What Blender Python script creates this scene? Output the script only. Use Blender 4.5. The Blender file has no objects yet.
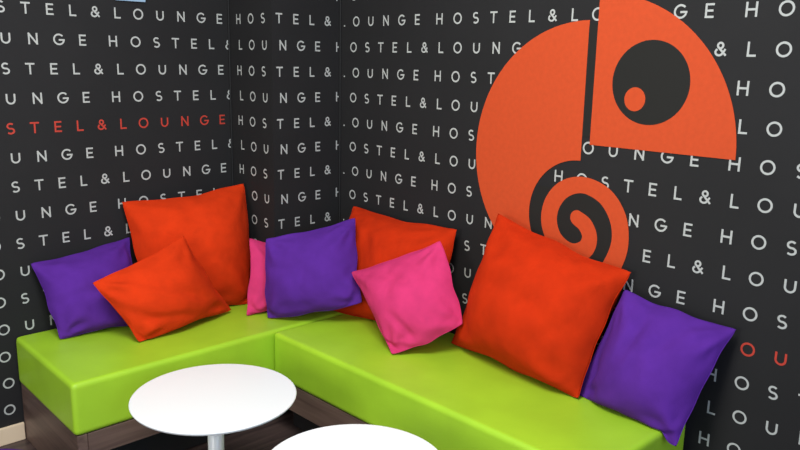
import bpy, bmesh, math, random
import numpy as np
from mathutils import Vector, Matrix, noise

SC = bpy.context.scene
COL = SC.collection
K = 0.11                      # one row of the wallpaper lettering = 11 cm
FZ = 14.03                    # floor lies 14.03 rows under the reference height
def W(x, y, z):               # wallpaper rows -> metres, floor at z = 0
    return Vector((x * K, y * K, (z + FZ) * K))

# ------------------------------------------------------------------ camera
yaw, pitch, roll, fpx = 0.7727, -0.2109, -0.0205, 773.8
fw = Vector((math.sin(yaw) * math.cos(pitch), math.cos(yaw) * math.cos(pitch), math.sin(pitch)))
rt = Vector((math.cos(yaw), -math.sin(yaw), 0))
dn = fw.cross(rt)
c_, s_ = math.cos(roll), math.sin(roll)
r2 = c_ * rt + s_ * dn
d2 = -s_ * rt + c_ * dn
cam = bpy.data.cameras.new('camera')
cam_o = bpy.data.objects.new('camera', cam)
COL.objects.link(cam_o)
cam.sensor_width = 36.0
cam.lens = fpx / 800 * 36.0
m = Matrix((r2, -d2, -fw)).transposed().to_4x4()
m.translation = W(-20.816, -25.075, -0.219)
cam_o.matrix_world = m
cam.clip_start = 0.05
SC.camera = cam_o

# ------------------------------------------------------------------ light
world = bpy.data.worlds.new('world')
SC.world = world
world.use_nodes = True
world.node_tree.nodes['Background'].inputs[0].default_value = (0.86, 0.93, 1.0, 1)
world.node_tree.nodes['Background'].inputs[1].default_value = 0.55

def area(name, loc, target, size, power, color):
    l = bpy.data.lights.new(name, 'AREA')
    l.shape = 'RECTANGLE'
    l.size, l.size_y = size
    l.energy = power
    l.color = color
    o = bpy.data.objects.new(name, l)
    COL.objects.link(o)
    o.location = loc
    o.rotation_euler = (Vector(target) - Vector(loc)).to_track_quat('-Z', 'Y').to_euler()
    return o
area('ceiling_light', (-1.75, -1.7, 2.75), (-1.2, -0.9, 0.3), (0.9, 0.9), 56, (1.0, 1.0, 0.93))
area('window_light', (-3.9, -1.5, 1.45), (-0.4, -0.7, 0.6), (0.8, 0.9), 26, (1.0, 0.97, 0.90))
area('rear_blue_fill', (-1.9, -4.6, 1.9), (-1.2, 0.2, 0.7), (1.6, 1.2), 34, (0.42, 0.62, 1.0))  # unseen blue fill added behind the camera to tint the left wall
SC.view_settings.view_transform = 'Standard'
SC.view_settings.look = 'None'
SC.view_settings.exposure = 0.0
SC.view_settings.gamma = 1.0
SC.view_settings.use_curve_mapping = False

# ------------------------------------------------------------------ materials
def s2l(c):
    return tuple(((v / 255) / 12.92 if v / 255 <= .04045 else ((v / 255 + .055) / 1.055) ** 2.4) for v in c) + (1,)

def mat(name, col, rough=.7, var=.0, vscale=6.0, bump=0.0, bscale=300.0, sheen=0.0, spec=.5, col2=None, sheen_tint=None):
    mt = bpy.data.materials.new(name)
    mt.use_nodes = True
    nt = mt.node_tree
    b = nt.nodes['Principled BSDF']
    b.inputs['Roughness'].default_value = rough
    b.inputs['Specular IOR Level'].default_value = spec
    b.inputs['Base Color'].default_value = col
    if sheen:
        b.inputs['Sheen Weight'].default_value = sheen
        b.inputs['Sheen Roughness'].default_value = .5
        b.inputs['Sheen Tint'].default_value = sheen_tint or col
    tc = nt.nodes.new('ShaderNodeTexCoord')
    if var or col2:
        n = nt.nodes.new('ShaderNodeTexNoise')
        n.inputs['Scale'].default_value = vscale
        n.inputs['Detail'].default_value = 4
        nt.links.new(tc.outputs['Object'], n.inputs['Vector'])
        r = nt.nodes.new('ShaderNodeValToRGB')
        r.color_ramp.elements[0].position = .3
        r.color_ramp.elements[1].position = .7
        a = col2 or tuple(v * (1 - var) for v in col[:3]) + (1,)
        r.color_ramp.elements[0].color = a
        r.color_ramp.elements[1].color = col if col2 else tuple(min(1, v * (1 + var)) for v in col[:3]) + (1,)
        nt.links.new(n.outputs['Fac'], r.inputs[0])
        nt.links.new(r.outputs[0], b.inputs['Base Color'])
    if bump:
        n2 = nt.nodes.new('ShaderNodeTexNoise')
        n2.inputs['Scale'].default_value = bscale
        n2.inputs['Detail'].default_value = 3
        nt.links.new(tc.outputs['Object'], n2.inputs['Vector'])
        bp = nt.nodes.new('ShaderNodeBump')
        bp.inputs['Strength'].default_value = bump
        bp.inputs['Distance'].default_value = .002
        nt.links.new(n2.outputs['Fac'], bp.inputs['Height'])
        nt.links.new(bp.outputs[0], b.inputs['Normal'])
    return mt

def wood_mat(name, ca, cb, axis, rough=.45, plank=None):
    """grain stretched along axis; plank = (width, length): a tone of its own for each board"""
    mt = bpy.data.materials.new(name)
    mt.use_nodes = True
    nt = mt.node_tree
    b = nt.nodes['Principled BSDF']
    b.inputs['Roughness'].default_value = rough
    tc = nt.nodes.new('ShaderNodeTexCoord')
    mp = nt.nodes.new('ShaderNodeMapping')
    sc = [22, 22, 22]
    sc[axis] = 1.6
    mp.inputs['Scale'].default_value = sc
    nt.links.new(tc.outputs['Object'], mp.inputs['Vector'])
    n = nt.nodes.new('ShaderNodeTexNoise')
    n.inputs['Scale'].default_value = 1.5
    n.inputs['Detail'].default_value = 6
    n.inputs['Distortion'].default_value = .6
    nt.links.new(mp.outputs[0], n.inputs['Vector'])
    r = nt.nodes.new('ShaderNodeValToRGB')
    r.color_ramp.elements[0].position = .3
    r.color_ramp.elements[1].position = .72
    r.color_ramp.elements[0].color = ca
    r.color_ramp.elements[1].color = cb
    nt.links.new(n.outputs['Fac'], r.inputs[0])
    out = r.outputs[0]
    if plank:
        br = nt.nodes.new('ShaderNodeTexBrick')
        br.offset = .37
        br.inputs['Scale'].default_value = 1
        br.inputs['Brick Width'].default_value = plank[1]
        br.inputs['Row Height'].default_value = plank[0]
        br.inputs['Mortar Size'].default_value = .0012
        br.inputs['Color1'].default_value = (.35, .35, .35, 1)
        br.inputs['Color2'].default_value = (1, 1, 1, 1)
        br.inputs['Mortar'].default_value = (.12, .12, .12, 1)
        nt.links.new(tc.outputs['Object'], br.inputs['Vector'])
        mx = nt.nodes.new('ShaderNodeMix')
        mx.data_type = 'RGBA'
        mx.blend_type = 'MULTIPLY'
        mx.inputs[0].default_value = 1
        nt.links.new(out, mx.inputs[6])
        nt.links.new(br.outputs['Color'], mx.inputs[7])
        out = mx.outputs[2]
    nt.links.new(out, b.inputs['Base Color'])
    return mt

def cloth(name, c):
    mt = mat(name, c, .9, var=.09, vscale=14, bump=.45, bscale=420, spec=.12, sheen=.1)
    nt = mt.node_tree                       # soft rumples under the weave
    tc = nt.nodes.new('ShaderNodeTexCoord')
    ns = nt.nodes.new('ShaderNodeTexNoise')
    ns.inputs['Scale'].default_value = 9
    ns.inputs['Detail'].default_value = 2
    ns.inputs['Distortion'].default_value = .4
    nt.links.new(tc.outputs['Object'], ns.inputs['Vector'])
    bp = nt.nodes.new('ShaderNodeBump')
    bp.inputs['Strength'].default_value = .4
    bp.inputs['Distance'].default_value = .018
    nt.links.new(ns.outputs['Fac'], bp.inputs['Height'])
    fine = [n_ for n_ in nt.nodes if n_.type == 'BUMP' and n_ != bp][0]
    nt.links.new(bp.outputs[0], fine.inputs['Normal'])
    return mt

M = {
    'wallpaper': mat('charcoal_wallpaper', s2l((38, 37, 38)), .7, var=.08, vscale=2.5, bump=.15, bscale=500, spec=.2),
    'ink': mat('pale_grey_ink', s2l((184, 185, 182)), .7, spec=.2),
    'red_ink': mat('red_ink', s2l((192, 58, 42)), .7),
    'orange_ink': mat('orange_ink', s2l((205, 77, 38)), .7, spec=.2, var=.04, vscale=60),
    'eye_ink': mat('charcoal_ink', s2l((37, 36, 34)), .7, spec=.2),
    'green': mat('lime_upholstery', s2l((166, 210, 48)), .42, var=.07, vscale=5, bump=.25, bscale=90, spec=.4),
    'orange': cloth('orange_cotton', s2l((212, 55, 14))),
    'deep_orange': cloth('deep_orange_cotton', s2l((198, 47, 9))),
    'purple': cloth('purple_cotton', s2l((88, 41, 142))),
    'pink': cloth('pink_cotton', s2l((211, 57, 113))),
    'table': mat('white_lacquer', (.93, .955, .95, 1), .25, spec=.5),
    'board': mat('painted_skirting', s2l((236, 212, 182)), .5, var=.04),
    'fascia': wood_mat('brown_laminate', s2l((82, 62, 56)), s2l((122, 98, 88)), 0),
    'fascia_y': wood_mat('brown_laminate_turned', s2l((82, 62, 56)), s2l((122, 98, 88)), 1),
    'toe': mat('black_toe_board', s2l((28, 25, 26)), .7),
    'floor': wood_mat('dark_plank_floor', s2l((58, 46, 46)), s2l((98, 80, 76)), 0, .4, plank=(.19, 1.2)),
    'corner_strip': mat('black_corner_strip', s2l((14, 14, 16)), .7),
    'blue': mat('pale_blue_panel', s2l((150, 178, 205)), .5),
}

# ------------------------------------------------------------------ mesh helpers
def link(name, bm, mats, parent=None, smooth=False, loc=(0, 0, 0)):
    me = bpy.data.meshes.new(name)
    bm.to_mesh(me)
    bm.free()
    for m_ in (mats if isinstance(mats, (list, tuple)) else [mats]):
        me.materials.append(m_)
    if smooth:
        for p in me.polygons:
            p.use_smooth = True
    o = bpy.data.objects.new(name, me)
    COL.objects.link(o)
    o.location = loc
    if parent:
        o.parent = parent
        o.matrix_parent_inverse = Matrix.Identity(4)
        o.location = Vector(loc) - parent.location if loc != (0, 0, 0) else (0, 0, 0)
    return o

def empty(name, label, cat, loc, group=None):
    o = bpy.data.objects.new(name, None)
    COL.objects.link(o)
    o.location = loc
    o.empty_display_size = .1
    tag(o, label, cat, group)
    return o

def tag(o, label, cat, group=None):
    o['label'] = label
    o['category'] = cat
    if group:
        o['group'] = group

def prism(bm, pts, z0, z1, mi=0, bevel=0, seg=3):
    """pts: ccw xy outline, extruded z0..z1"""
    lo = [bm.verts.new((p[0], p[1], z0)) for p in pts]
    hi = [bm.verts.new((p[0], p[1], z1)) for p in pts]
    n = len(pts)
    fs = [bm.faces.new(lo[::-1]), bm.faces.new(hi)]
    for i in range(n):
        fs.append(bm.faces.new((lo[i], lo[(i + 1) % n], hi[(i + 1) % n], hi[i])))
    for f in fs:
        f.material_index = mi
    if bevel:
        es = list({e for f in fs for e in f.edges})
        bmesh.ops.bevel(bm, geom=es, offset=bevel, segments=seg, profile=.6, affect='EDGES')

def rect(x0, y0, x1, y1):
    return [(x0, y0), (x1, y0), (x1, y1), (x0, y1)]

def lathe(bm, prof, seg=96):
    rings = []
    for r, z in prof:
        if r < 1e-6:
            rings.append([bm.verts.new((0, 0, z))])
        else:
            rings.append([bm.verts.new((r * math.cos(2 * math.pi * i / seg), r * math.sin(2 * math.pi * i / seg), z)) for i in range(seg)])
    for a, b in zip(rings, rings[1:]):
        for i in range(seg):
            j = (i + 1) % seg
            if len(a) == 1:
                bm.faces.new((a[0], b[i], b[j]))
            elif len(b) == 1:
                bm.faces.new((a[i], b[0], a[j]))
            else:
                bm.faces.new((a[i], b[i], b[j], a[j]))
    bmesh.ops.recalc_face_normals(bm, faces=bm.faces)

def tube(bm, pts, r, seg=6, closed=True):
    n = len(pts)
    rings = []
    for i, p in enumerate(pts):
        p = Vector(p)
        t = Vector(pts[(i + 1) % n]) - Vector(pts[i - 1])
        t.normalize()
        u = t.cross(Vector((.13, .31, .94))).normalized()
        v = t.cross(u)
        rings.append([bm.verts.new(p + r * (math.cos(2 * math.pi * k / seg) * u + math.sin(2 * math.pi * k / seg) * v)) for k in range(seg)])
    for i in range(n if closed else n - 1):
        a, b = rings[i], rings[(i + 1) % n]
        for k in range(seg):
            bm.faces.new((a[k], a[(k + 1) % seg], b[(k + 1) % seg], b[k]))

# ------------------------------------------------------------------ wallpaper lettering (flat print, strokes in rows units)
def arc(cx, cy, rx, ry, a0, a1, n=14):
    return [(cx + rx * math.cos(math.radians(a0 + (a1 - a0) * i / n)), cy + ry * math.sin(math.radians(a0 + (a1 - a0) * i / n))) for i in range(n + 1)]

H2, SW = .163, .0285          # half the centre-line cap height, half the stroke
GL = {
    'H': [[(-.125, -H2), (-.125, H2)], [(.125, -H2), (.125, H2)], [(-.125, 0), (.125, 0)]],
    'O': [arc(0, 0, .168, .168, 0, 360, 26)],
    'S': [arc(0, .082, .098, .083, 38, 90, 5) + arc(0, .082, .098, .083, 90, 250, 12)[1:] + arc(0, -.082, .108, .085, 72, -142, 16)],
    'T': [[(-.125, H2), (.125, H2)], [(0, -H2), (0, H2)]],
    'E': [[(-.09, -H2), (-.09, H2)], [(-.09, H2), (.1, H2)], [(-.09, 0), (.08, 0)], [(-.09, -H2), (.1, -H2)]],
    'L': [[(-.08, H2), (-.08, -H2)], [(-.08, -H2), (.1, -H2)]],
    'U': [[(-.125, H2), (-.125, -.04)] + arc(0, -.04, .125, .123, 180, 360, 14) + [(.125, H2)]],
    'N': [[(-.128, -H2), (-.128, H2)], [(-.128, H2), (.128, -H2)], [(.128, -H2), (.128, H2)]],
    'G': [arc(0, 0, .168, .168, 42, 350, 24) + [(.165, -.02)], [(.02, -.015), (.17, -.015)]],
    '&': [arc(-.012, .092, .072, .072, 0, 360, 16), [(-.06, .045), (.13, -.15)], arc(-.035, -.078, .1, .085, 120, 345, 14) + [(.13, 0)]],
}
STR = 'HOSTEL&LOUNGE '
UO = [0, .865, 1.697, 2.482, 3.268, 4.042, 4.848, 5.655, 6.462, 7.329, 8.196, 9.064, 9.878]
PER, DSH, Z0 = 10.9906, 5.5488, 1.2188

def ribbon(path, hw, caps=False):
    n = len(path)
    closed = (Vector(path[0]) - Vector(path[-1])).length < 1e-4
    L, R = [], []
    for i, p in enumerate(path):
        if closed:
            a, b = path[(i - 1) % (n - 1)], path[(i + 1) % (n - 1)] if i < n - 1 else path[1]
        else:
            a, b = path[max(i - 1, 0)], path[min(i + 1, n - 1)]
        t = (Vector(b) - Vector(a)).normalized()
        h = hw[i] if isinstance(hw, (list, tuple)) else hw
        L.append((p[0] - t.y * h, p[1] + t.x * h))
        R.append((p[0] + t.y * h, p[1] - t.x * h))
    if not closed and n == 2:      # square stroke ends
        t = (Vector(path[1]) - Vector(path[0])).normalized() * hw
        L[0] = (L[0][0] - t.x, L[0][1] - t.y); R[0] = (R[0][0] - t.x, R[0][1] - t.y)
        L[1] = (L[1][0] + t.x, L[1][1] + t.y); R[1] = (R[1][0] + t.x, R[1][1] + t.y)
    return [[R[i], R[i + 1], L[i + 1], L[i]] for i in range(n - 1)]

GQ = {k: [(q, .0002 * i) for i, st in enumerate(v) for q in ribbon(st, SW)] for k, v in GL.items()}

def clip(poly, s, keep_greater):
    out = []
    for i in range(len(poly)):
        a, b = poly[i], poly[(i + 1) % len(poly)]
        ia = (a[0] >= s) == keep_greater
        ib = (b[0] >= s) == keep_greater
        if ia:
            out.append(a)
        if ia != ib:
            t = (s - a[0]) / (b[0] - a[0])
            out.append((s, a[1] + t * (b[1] - a[1])))
    return out

def letters(bm, s0, s1, r0, r1, place, red=None):
    """print the repeating rows between running positions s0..s1; place(s, z, lift) gives a point on the wall"""
    for r in range(r0, r1 + 1):
        for n in range(-60, 60):
            ch = STR[n % 14]
            if ch == ' ':
                continue
            c = PER * (n // 14) + UO[n % 14] - DSH * (r % 2)
            if c < s0 - .3 or c > s1 + .3:
                continue
            z = Z0 - r
            mi = 2 if red and r == red[0] and red[1] <= n <= red[2] else 1
            for q, up in GQ[ch]:
                p = [(c + a, z + b) for a, b in q]
                p = clip(p, s0, True)
                if len(p) > 2:
                    p = clip(p, s1, False)
                if len(p) < 3:
                    continue
                f = bm.faces.new([bm.verts.new(place(a, b, .0006 + up)) for a, b in p])
                f.material_index = mi

A_, B_ = 3.3544, 2.9896       # pillar width and depth, in rows
PL, PF, PS, PR = -13.6724, -5.503, 2.2747, -5.5282
TOPZ = 10.2
XL, YR = -30.0, -34.0

def quad(bm, pts):
    bm.faces.new([bm.verts.new(p) for p in pts])

def wall(name, outline, prints, mats):
    bm = bmesh.new()
    pts = [(p[0] * K, p[1] * K) for p in outline]
    prism(bm, pts, 0, (TOPZ + FZ) * K)
    prints(bm)
    o = link(name, bm, mats)
    o['kind'] = 'structure'
    return o

wp = [M['wallpaper'], M['ink'], M['red_ink']]
TH = 1.2
wall('wall_left', [(XL, B_), (-A_, B_), (-A_, B_ + TH), (XL, B_ + TH)],
     lambda bm: letters(bm, XL - PL, -A_ - PL, -9, 14, lambda s, z, h: W(PL + s, B_, z) + Vector((0, -h, 0)), (4, 0, 12)), wp)

def pillar_prints(bm):
    letters(bm, PS - B_ + .3, PS, -9, 14, lambda s, z, h: W(-A_, PS - s, z) + Vector((-h, 0, 0)))
    letters(bm, -A_ - PF, -PF - .08, -9, 14, lambda s, z, h: W(PF + s, 0, z) + Vector((0, -h, 0)))
wall('wall_pillar', [(-A_, 0), (0, 0), (0, B_ + TH), (-A_, B_ + TH)], pillar_prints, wp)
wr = wall('wall_right', [(0, B_ + TH), (0, YR), (TH, YR), (TH, B_ + TH)],
          lambda bm: letters(bm, PR + .25, PR - YR, -9, 14, lambda s, z, h: W(0, PR - s, z) + Vector((-h, 0, 0)), (9, 14, 26)), wp)

# the emblem printed over the lettering, in (distance along wall, height)
def emblem():
    bm = bmesh.new()
    def face(pts, lift, mi):
        f = bm.faces.new([bm.verts.new(W(0, -s, z) + Vector((-lift, 0, 0))) for s, z in pts])
        f.material_index = mi
    # plain dark ground between body and head and inside the curl
    face([(11.6, -2.45), (12.2, -2.45), (12.2, .95), (11.6, .95)], .0017, 1)
    g0 = [p for p in arc(11.73, -5.2, 1.8, 1.8, 0, 360, 72)[:-1] if p[1] < -4.15]
    face(g0, .0017, 1)
    # body: strips between the big circle and the gap round the tail
    bc, br_, gc, gr = (11.745, -3.2), 4.25, (11.75, -5.05), 1.85
    N = 60
    outer = arc(bc[0], bc[1], br_, br_, 90, 255, N)
    inner = []
    for i in range(N + 1):
        t = i / N
        if t < .35:
            inner.append((11.735 + .015 * t / .35, 1.0 - 4.2 * t / .35))
        else:
            a = math.radians(90 + (t - .35) / .65 * 150)
            inner.append((gc[0] + gr * math.cos(a), gc[1] + gr * math.sin(a)))
    for i in range(N):
        if i == 0:
            face([outer[0], outer[1], inner[1]], .0022, 0)
        else:
            face([outer[i], outer[i + 1], inner[i + 1], inner[i]], .0022, 0)
    # head: a quarter disc
    hc = (12.035, -2.675)
    ha = arc(hc[0], hc[1], 4.5, 4.48, 0, 90, 40)
    for i in range(40):
        face([hc, ha[i], ha[i + 1]], .0022, 0)
    face(arc(13.87, -.735, 1.205, 1.2, 0, 360, 64)[:-1], .0028, 1)
    face(arc(13.44, -1.22, .335, .345, 0, 360, 40)[:-1], .0034, 0)
    # curled tail
    ctl = [(11.76, -5.02, .25), (12.08, -5.2, .27), (12.27, -5.55, .27), (12.17, -5.93, .29), (11.8, -6.16, .31), (11.36, -6.12, .32), (10.92, -5.78, .31),
           (10.71, -5.22, .31), (10.83, -4.63, .3), (11.25, -4.15, .28), (11.93, -3.95, .26), (12.68, -4.18, .28),
           (13.16, -4.72, .29), (13.33, -5.35, .285), (13.26, -5.95, .3), (12.95, -6.6, .31), (12.4, -7.1, .3), (11.6, -7.3, .3)]
    pts = [Vector(c) for c in ctl]
    P = []
    for i in range(len(pts) - 1):
        p0, p1, p2, p3 = pts[max(i - 1, 0)], pts[i], pts[i + 1], pts[min(i + 2, len(pts) - 1)]
        for k in range(8):
            t = k / 8
            P.append(.5 * ((2 * p1) + (p2 - p0) * t + (2 * p0 - 5 * p1 + 4 * p2 - p3) * t * t + (3 * p1 - p0 - 3 * p2 + p3) * t ** 3))
    P.append(pts[-1])
    for q in ribbon([(p.x, p.y) for p in P], [p.z for p in P]):
        face(q, .0022, 0)
    face(arc(11.77, -5.02, .25, .25, 0, 360, 32)[:-1], .0025, 0)
    return link('chameleon_emblem', bm, [M['orange_ink'], M['eye_ink']], wr)
em = emblem()
em['label'] = 'orange chameleon emblem with round dark eye and curled tail'

# dark strips down the two inner corners
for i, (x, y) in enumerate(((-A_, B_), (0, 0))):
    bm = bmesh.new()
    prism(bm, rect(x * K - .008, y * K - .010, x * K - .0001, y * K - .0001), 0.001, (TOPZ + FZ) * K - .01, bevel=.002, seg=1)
    o = link('corner_strip_%d' % (i + 1), bm, M['corner_strip'])
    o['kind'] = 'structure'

# floor
bm = bmesh.new()
prism(bm, [(p[0] * K, p[1] * K) for p in [(XL, YR), (TH, YR), (TH, B_ + TH), (XL, B_ + TH)]], -.05, 0)
fl = link('floor', bm, M['floor'])
fl['kind'] = 'structure'

# skirting boards, chamfered top
def skirting(name, x0, y0, x1, y1):
    bm = bmesh.new()
    prism(bm, rect(x0 * K, y0 * K, x1 * K, y1 * K), .0005, .073, bevel=.004, seg=2)
    o = link(name, bm, M['board'])
    o['kind'] = 'structure'
skirting('baseboard_left', XL, B_ - .13, -12.39, B_ - .01)
skirting('baseboard_right', -.13, YR, -.01, -16.4)

# ------------------------------------------------------------------ benches
ZT = -10.09
def z_(v): return (v + FZ) * K
def soft_prism(name, pts, z0, z1, bev, parent, base):
    bm = bmesh.new()
    prism(bm, [((p[0]) * K - base.x, (p[1]) * K - base.y) for p in pts], z0 - base.z, z1 - base.z, bevel=bev, seg=5)
    o = link(name, bm, M['green'], parent, smooth=True)
    md = o.modifiers.new('wn', 'WEIGHTED_NORMAL')
    md.keep_sharp = False
    return o

def wood(name, pts, z0, z1, m_, parent, base, bev=.0015):
    bm = bmesh.new()
    prism(bm, [(p[0] * K - base.x, p[1] * K - base.y) for p in pts], z0 - base.z, z1 - base.z, bevel=bev, seg=1)
    return link(name, bm, m_, parent)

CB = z_(-11.83)
ZF = z_(-12.63)
g = .12
base = W(-8, -.0, -FZ)
b1 = empty('upholstered_bench', 'lime green cushioned bench along the left wall, grey skirting beside its bare end', 'bench', base, 'lime green corner benches')
b1['label'] = 'lime green bench along the left wall, running behind the round table'
Lpts = [(-12.60, -2.52), (-.15, -2.52), (-.15, -.12), (-A_ - .12, -.12), (-A_ - .12, B_ - .03), (-12.44, B_ - .03)]
soft_prism('seat_cushion', Lpts, CB, z_(ZT), .021, b1, base)
wood('end_panel', [(-12.52, -2.46), (-12.2, -2.46), (-12.2, B_ - .03), (-12.36, B_ - .03)], .001, CB - .001, M['fascia_y'], b1, base)
wood('front_panel', rect(-12.19, -2.46, -.3, -2.2), ZF, CB - .001, M['fascia'], b1, base)
wood('toe_board', rect(-12.19, -1.7, -.3, -1.5), .001, ZF + .02, M['toe'], b1, base)
wood('front_rail', rect(-12.19, -2.12, -.3, -1.9), ZF - .022, ZF - .002, M['fascia'], b1, base)

base = W(-2.7, -9.4, -FZ)
b2 = empty('upholstered_bench', 'lime green bench against the right wall under the emblem, right of the corner seam', 'bench', base, 'lime green corner benches')
soft_prism('seat_cushion', rect(-5.32, -16.12, -.3, -2.62), CB, z_(ZT), .021, b2, base)
wood('front_panel', rect(-5.27, -15.87, -5.0, -2.7), z_(-12.85), CB - .001, M['fascia_y'], b2, base)
wood('end_panel', rect(-5.27, -16.06, -.35, -15.88), .001, CB - .001, M['fascia'], b2, base)
wood('toe_board', rect(-4.5, -15.87, -4.3, -2.7), .001, z_(-12.85) + .02, M['toe'], b2, base)
wood('front_rail', rect(-4.95, -15.87, -4.7, -2.7), z_(-12.85) - .022, z_(-12.85) - .002, M['fascia_y'], b2, base)

# ------------------------------------------------------------------ tables
def make_table(x, y, r, label):
    p = W(x, y, -FZ)
    t = empty('side_table', label, 'table', p, 'round white pedestal tables')
    zt = z_(-10.0)
    R = r * K
    bm = bmesh.new()
    lathe(bm, [(0, zt - .014), (R - .012, zt - .014), (R - .004, zt - .011), (R - .0005, zt - .006), (R, zt - .003), (R - .002, zt - .0005), (R - .005, zt), (0, zt)])
    link('tabletop', bm, M['table'], t, smooth=False)
    bm = bmesh.new()
    lathe(bm, [(0, .013), (.024, .013), (.026, .03), (.026, zt - .0145), (0, zt - .0145)], 48)
    link('pedestal', bm, M['table'], t, smooth=False)
    bm = bmesh.new()
    lathe(bm, [(0, .001), (.17, .001), (.172, .004), (.17, .007), (.05, .0125), (0, .0129)], 72)
    link('base_plate', bm, M['table'], t, smooth=False)
    for c in t.children:
        for pl in c.data.polygons:
            pl.use_smooth = abs(pl.normal.z) < .9
    return t
make_table(-9.83, -6.12, 2.40, 'round white pedestal table in front of the left bench, its stem showing')
make_table(-9.46, -12.0, 2.3, 'round white table nearest the camera, cut off by the bottom edge, beside the right bench')

# purple floor pouf left of the bench end; only its rim reaches the picture
pf = W(-15.85, -3.6, -FZ)
t = empty('floor_pouf', 'purple round floor pouf at the bottom left corner, barely in the frame', 'pouf', pf)
bm = bmesh.new()
hz = z_(-11.5)
lathe(bm, [(0, .002), (.2, .002), (.232, .02), (.244, hz * .35), (.245, hz * .55), (.24, hz * .8), (.225, hz * .93), (.19, hz * .985), (.1, hz), (0, hz)], 64)
link('cover', bm, M['purple'], t, smooth=True)
bm = bmesh.new()
lathe(bm, [(0, hz - .001), (.02, hz - .001), (.02, hz + .004), (.012, hz + .008), (0, hz + .009)], 24)
link('button', bm, M['purple'], t, smooth=True)

# pale blue plate high on the left wall, its lower edge just inside the picture
bm = bmesh.new()
prism(bm, rect(-8.07 * K, B_ * K - .008, -6.93 * K, B_ * K - .003), z_(1.66), z_(2.5), bevel=.001, seg=1)
o = link('wall_plate', bm, M['blue'])
tag(o, 'pale blue plate on the left wall, cut off by the top edge', 'wall plate')

# ------------------------------------------------------------------ pillows: two sewn sheets, blown up and settled against seat and walls
PN = 24
ZS = ZT
PIL = [
    # name colour, corners TL TR BR BL, slack, puff
    dict(k='A', m='purple', c=[(-11.78, 2.72, -7.49), (-8.12, 2.72, -7.06), (-8.6, 1.1, -9.98), (-11.40, 1.53, -10.04)], puff=1.0,
         label='purple pillow at the far left, leaning on the left wall behind a small orange pillow'),
    dict(k='B', m='orange', c=[(-8.35, 2.72, -5.68), (-3.5, 1.95, -5.34), (-4.10, .74, -10.04), (-8.07, 1.64, -10.04)], puff=1.0, bows=(.04, -.035, 0, .03),
         label='large orange pillow standing against the left wall beside the pillar'),
    dict(k='C', m='orange', c=[(-10.64, .30, -7.865), (-7.10, .42, -6.75), (-5.30, .20, -9.95), (-9.47, -.53, -10.04)], puff=.9,
         label='small tilted orange pillow in front of the leftmost purple one'),
    dict(k='D', m='pink', c=[(-4.69, -.25, -7.08), (-1.6, -.35, -8.0), (-1.9, -.75, -10.0), (-5.10, -.55, -10.04)], puff=.6,
         label='pink pillow mostly hidden behind the middle purple pillow, against the pillar'),
    dict(k='E', m='purple', c=[(-4.43, -.98, -7.01), (-1.55, -2.82, -6.27), (-2.6, -4.45, -9.06), (-4.62, -1.28, -10.04)], puff=.85, bows=(.03, .03, -.045, -.02),
         label='purple pillow in the corner of the benches, between the pink pillows'),
    dict(k='F', m='deep_orange', c=[(-.35, -1.30, -6.16), (-.35, -7.02, -6.17), (-1.2, -7.15, -9.75), (-2.2, -1.75, -10.04)], puff=.8, bows=(.035, .03, -.03, .02),
         label='orange pillow against the right wall, half hidden behind the purple and pink pillows'),
    dict(k='G', m='pink', c=[(-2.75, -4.0, -7.98), (-1.5, -7.27, -6.37), (-1.9, -8.8, -8.9), (-3.60, -7.15, -10.04)], puff=.85, bows=(.035, -.03, -.04, .02),
         label='pink pillow tilted on its corner on the right bench, fully in view'),
    dict(k='H', m='deep_orange', c=[(-.45, -8.94, -5.26), (-.35, -13.97, -6.27), (-1.87, -13.43, -10.04), (-1.29, -7.77, -10.04)], puff=1.0,
         label='largest orange pillow, leaning on the right wall under the chameleon emblem'),
    dict(k='I', m='purple', c=[(-.62, -13.96, -6.75), (-.32, -17.19, -7.19), (-1.90, -16.57, -10.34), (-1.53, -12.98, -10.04)], puff=.85,
         label='purple pillow at the far right end of the right bench, one corner over its edge'),
]

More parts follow.
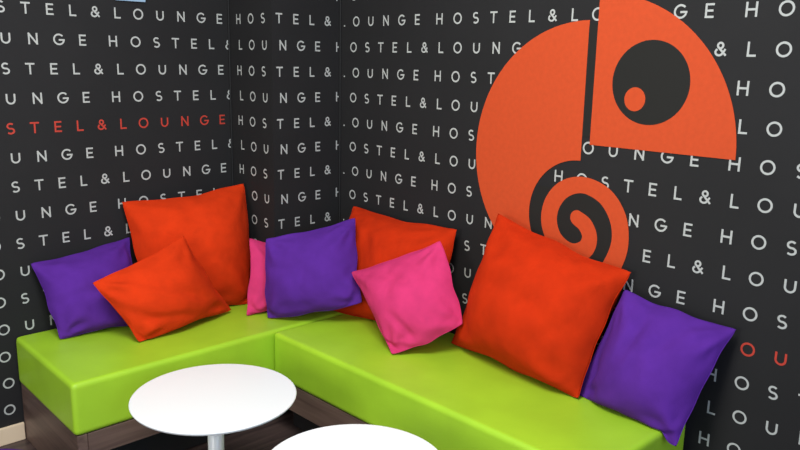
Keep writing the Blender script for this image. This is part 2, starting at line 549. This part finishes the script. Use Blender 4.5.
def simulate():
    n = PN
    V, EDG, REST, STF, TRI, PIN, OWN = [], [], [], [], [], [], []
    idxs = []
    off = 0
    rng = np.random.RandomState(4)
    for pi, p in enumerate(PIL):
        c = np.array(p['c'])
        u = np.linspace(0, 1, n + 1)
        uu, vv = np.meshgrid(u, u, indexing='ij')      # uu down, vv right
        P = ((1 - uu) * (1 - vv))[..., None] * c[0] + ((1 - uu) * vv)[..., None] * c[1] + (uu * vv)[..., None] * c[2] + (uu * (1 - vv))[..., None] * c[3]
        nr = np.cross(c[2] - c[0], c[1] - c[3]); nr /= np.linalg.norm(nr)
        if np.dot(nr, np.array([-20.8, -25, 0]) - c.mean(0)) < 0: nr = -nr
        bulge = (np.sin(np.pi * uu) * np.sin(np.pi * vv))[..., None]
        F = P + nr * bulge * .25 + rng.normal(0, .01, P.shape)
        Bk = P - nr * bulge * .12
        fi = np.arange((n + 1) ** 2).reshape(n + 1, n + 1) + off
        bi = fi.copy()
        inner = np.zeros_like(fi, bool); inner[1:-1, 1:-1] = True
        cnt = inner.sum()
        bi[inner] = off + (n + 1) ** 2 + np.arange(cnt)
        V.append(F.reshape(-1, 3)); V.append(Bk[inner])
        tot = (n + 1) ** 2 + cnt
        OWN += [pi] * tot
        flat = {}
        for gi in (fi, bi):
            for (a, b, pa, pb, s) in (
                (gi[:-1, :], gi[1:, :], P[:-1, :], P[1:, :], 1.0), (gi[:, :-1], gi[:, 1:], P[:, :-1], P[:, 1:], 1.0),
                (gi[:-1, :-1], gi[1:, 1:], P[:-1, :-1], P[1:, 1:], .35), (gi[:-1, 1:], gi[1:, :-1], P[:-1, 1:], P[1:, :-1], .35),
                (gi[:-2, :], gi[2:, :], P[:-2, :], P[2:, :], .06), (gi[:, :-2], gi[:, 2:], P[:, :-2], P[:, 2:], .06)):
                hh, ww = pa.shape[:2]
                gu = np.minimum(np.arange(hh), np.arange(hh)[::-1])[:, None]; gv = np.minimum(np.arange(ww), np.arange(ww)[::-1])[None]
                ed = np.clip(np.minimum(gu, gv) / (n * .3), 0, 1)
                sl = 1.015 + .085 * ed
                d = np.linalg.norm(pa - pb, axis=-1) * sl * p.get('slack', 1.0)
                EDG.append(np.stack([a.ravel(), b.ravel()], 1)); REST.append(d.ravel()); STF.append(np.full(d.size, s))
            a, b, c2, d2_ = gi[:-1, :-1], gi[:-1, 1:], gi[1:, 1:], gi[1:, :-1]
            q = np.stack([a.ravel(), b.ravel(), c2.ravel(), d2_.ravel()], 1)
            if gi is bi: q = q[:, ::-1]
            TRI.append((pi, q))
        nf = np.cross(F[1, 0] - F[0, 0], F[0, 1] - F[0, 0])
        p['flip'] = bool(np.dot(nf, nr) > 0)            # winding a,b,c,d faces -cross(down,right)
        # the sewn edge: nearly straight, drawn in a little between the corners
        cen = c.mean(0)
        for e_, (ids, wave) in enumerate(((fi[0, :], 1), (fi[:, -1], 1), (fi[-1, :], 1), (fi[:, 0], 1))):
            ends = ((0, 1), (1, 2), (3, 2), (0, 3))[e_]
            ca, cb = c[ends[0]], c[ends[1]]
            ph = rng.uniform(0, 6.28, 2)
            inw = cen - (ca + cb) / 2
            for k in range(n + 1):
                t = k / n
                bow = p.get('bows', (.035, .035, .02, .03))[e_] * 4 * t * (1 - t) + math.sin(math.pi * t) * (.012 * math.sin(9 * t + ph[0]) + .008 * math.sin(17 * t + ph[1]))
                PIN.append((ids[k], ca + (cb - ca) * t + inw * bow * 1.6 + nr * math.sin(math.pi * t) * .05 * math.sin(7 * t + ph[1])))
        idxs.append((off, tot, fi, bi))
        off += tot
    V = np.concatenate(V); E = np.concatenate(EDG); R = np.concatenate(REST); S = np.concatenate(STF)
    OWN = np.array(OWN)
    Q = np.concatenate([q if PIL[i]['flip'] is False else q[:, ::-1] for i, q in TRI])
    puff = np.array([p['puff'] for p in PIL])[OWN]
    pi_ = np.array([p[0] for p in PIN]); pc = np.array([p[1] for p in PIN])
    cn = np.bincount(E[:, 0], minlength=len(V)) + np.bincount(E[:, 1], minlength=len(V))
    def acc(i, w):
        return np.stack([np.bincount(i, weights=w[:, k], minlength=len(V)) for k in range(3)], 1)
    X = V.copy(); Vel = np.zeros_like(X)
    box = []
    for k in range(len(PIL)):
        for l in range(k + 1, len(PIL)):
            box.append((k, l))
    IT = 260
    for it in range(IT):
        d1 = X[Q[:, 2]] - X[Q[:, 0]]; d2q = X[Q[:, 3]] - X[Q[:, 1]]
        nq = np.cross(d1, d2q) * .5
        F = sum(acc(Q[:, k], nq) for k in range(4)) * .25
        ramp = min(1, it / 60)
        Vel = Vel * .86 + F * (.16 * ramp) * puff[:, None]
        Vel[:, 2] -= .0012
        X = X + Vel
        Xo = X - Vel
        for sub in range(7):
            dv = X[E[:, 1]] - X[E[:, 0]]
            L = np.linalg.norm(dv, axis=1) + 1e-9
            st = np.where(L > R, S, S * .5)
            corr = dv * ((L - R) / L * .5 * st)[:, None]
            X += (acc(E[:, 0], corr) - acc(E[:, 1], corr)) / (cn * .28)[:, None]
            X[pi_] += (pc - X[pi_]) * .45
        if it % 2 == 0 and it > 6:
            for k, l in box:
                o1, t1 = idxs[k][:2]; o2, t2 = idxs[l][:2]
                a, b = X[o1:o1 + t1], X[o2:o2 + t2]
                lo = np.maximum(a.min(0), b.min(0)) - .3; hi = np.minimum(a.max(0), b.max(0)) + .3
                if (lo > hi).any(): continue
                ia = np.where(((a > lo) & (a < hi)).all(1))[0]; ib = np.where(((b > lo) & (b < hi)).all(1))[0]
                if not len(ia) or not len(ib): continue
                D = a[ia][:, None] - b[ib][None]
                dd = np.sqrt((D * D).sum(2)); th = .3
                j = dd.argmin(1); dm = dd[np.arange(len(ia)), j]; msk = dm < th
                push = D[np.arange(len(ia)), j] / (dm[:, None] + 1e-6) * ((th - dm) * .5)[:, None]
                a[ia[msk]] += push[msk]
                i2 = dd.argmin(0); dm2 = dd[i2, np.arange(len(ib))]; m2 = dm2 < th
                push2 = -D[i2, np.arange(len(ib))] / (dm2[:, None] + 1e-6) * ((th - dm2) * .5)[:, None]
                b[ib[m2]] += push2[m2]
        # seat, walls, pillar
        on = (X[:, 1] > -16.17)
        X[:, 2] = np.where(on & (X[:, 2] < ZS + .03), ZS + .03, X[:, 2])
        X[:, 0] = np.minimum(X[:, 0], -.06)
        X[:, 1] = np.minimum(X[:, 1], B_ - .06)
        inp = (X[:, 0] > -A_ - .05) & (X[:, 1] > -.05)
        left = inp & ((X[:, 0] + A_) < (X[:, 1]))
        X[left, 0] = -A_ - .05
        X[inp & ~left, 1] = -.05
        Vel = X - Xo
    return X, idxs

PX, PI_ = simulate()
n = PN

def crease(PX, gi, sgn, seed):
    # creases that fan out of the corners, and broad dents, pressed along the cloth normal
    rng = np.random.RandomState(seed)
    G = PX[gi]
    du = np.gradient(G, axis=0); dv = np.gradient(G, axis=1)
    nr = np.cross(du, dv); nr /= np.linalg.norm(nr, axis=2, keepdims=True) + 1e-9
    nr *= sgn
    u = np.linspace(0, 1, n + 1)
    uu, vv = np.meshgrid(u, u, indexing='ij')
    ed = np.clip(np.minimum(np.minimum(uu, 1 - uu), np.minimum(vv, 1 - vv)) * 9, 0, 1)
    h = np.zeros_like(uu)
    for cu, cv in ((0, 0), (0, 1), (1, 0), (1, 1)):
        a = np.arctan2(np.abs(uu - cu), np.abs(vv - cv)); r = np.hypot(uu - cu, vv - cv)
        k = rng.uniform(9, 14)
        h += .08 * rng.uniform(.6, 1.3) * np.sin(k * a + rng.uniform(0, 6) + 2.5 * r) * np.exp(-((r - .2) / .16) ** 2)
    for _ in range(5):      # long soft folds
        an, w0 = rng.uniform(0, 3.14), rng.uniform(.035, .07)
        pu, pv = rng.uniform(.2, .8, 2)
        x = (uu - pu) * math.cos(an) + (vv - pv) * math.sin(an)
        y = -(uu - pu) * math.sin(an) + (vv - pv) * math.cos(an) + .6 * x * x
        h -= rng.uniform(.06, .14) * np.exp(-(y / w0) ** 2) * np.exp(-(x / rng.uniform(.12, .22)) ** 2)
    # slump folds near the lower edge
    h += .08 * np.exp(-((uu - .86) / .07) ** 2) * np.sin(vv * 9 + rng.uniform(0, 6))
    P = G + nr * (h * ed)[..., None]
    P[..., 2] = np.where(P[..., 1] > -16.17, np.maximum(P[..., 2], ZS + .025), P[..., 2])
    P[..., 0] = np.minimum(P[..., 0], -.05)
    P[..., 1] = np.minimum(P[..., 1], B_ - .05)
    PX[gi] = P
for p, (off, tot, fi, bi) in zip(PIL, PI_):
    crease(PX, fi, -1 if not p['flip'] else 1, ord(p['k']))
    crease(PX, bi, 1 if not p['flip'] else -1, ord(p['k']) + 50)
    c = PX[off:off + tot]
    ctr = W(float(c[:, 0].mean()), float(c[:, 1].mean()), float(c[:, 2].min()))
    t = empty('throw_pillow', p['label'], 'pillow', ctr, 'scatter pillows on the green benches')
    bm = bmesh.new()
    vs = [bm.verts.new(W(*map(float, v)) - ctr) for v in c]
    for gi, rev in ((fi, p['flip']), (bi, not p['flip'])):
        gi = gi - off
        for i in range(n):
            for j in range(n):
                q = [vs[gi[i, j]], vs[gi[i, j + 1]], vs[gi[i + 1, j + 1]], vs[gi[i + 1, j]]]
                bm.faces.new(q[::-1] if rev else q)
    cl = bm.edges.layers.float.new('crease_edge')
    lp = set(map(int, list(fi[0] - off) + list(fi[n] - off) + list(fi[:, 0] - off) + list(fi[:, n] - off)))
    bm.verts.index_update()
    for e in bm.edges:
        a, b = e.verts[0].index, e.verts[1].index
        if a in lp and b in lp:
            e[cl] = 1.0
    cov = link('cover', bm, M[p['m']], t, smooth=True)
    sb = cov.modifiers.new('s', 'SUBSURF')
    sb.levels = sb.render_levels = 2
    # stitched edge
    loop = [fi[0, j] for j in range(n)] + [fi[i, n] for i in range(n)] + [fi[n, j] for j in range(n, 0, -1)] + [fi[i, 0] for i in range(n, 0, -1)]
    pts = [W(*map(float, PX[k])) - ctr for k in loop]
    bm = bmesh.new()
    tube(bm, pts, .0016)
    sm = link('seam', bm, M[p['m']], t, smooth=True)
    sb = sm.modifiers.new('s', 'SUBSURF')
    sb.levels = sb.render_levels = 1
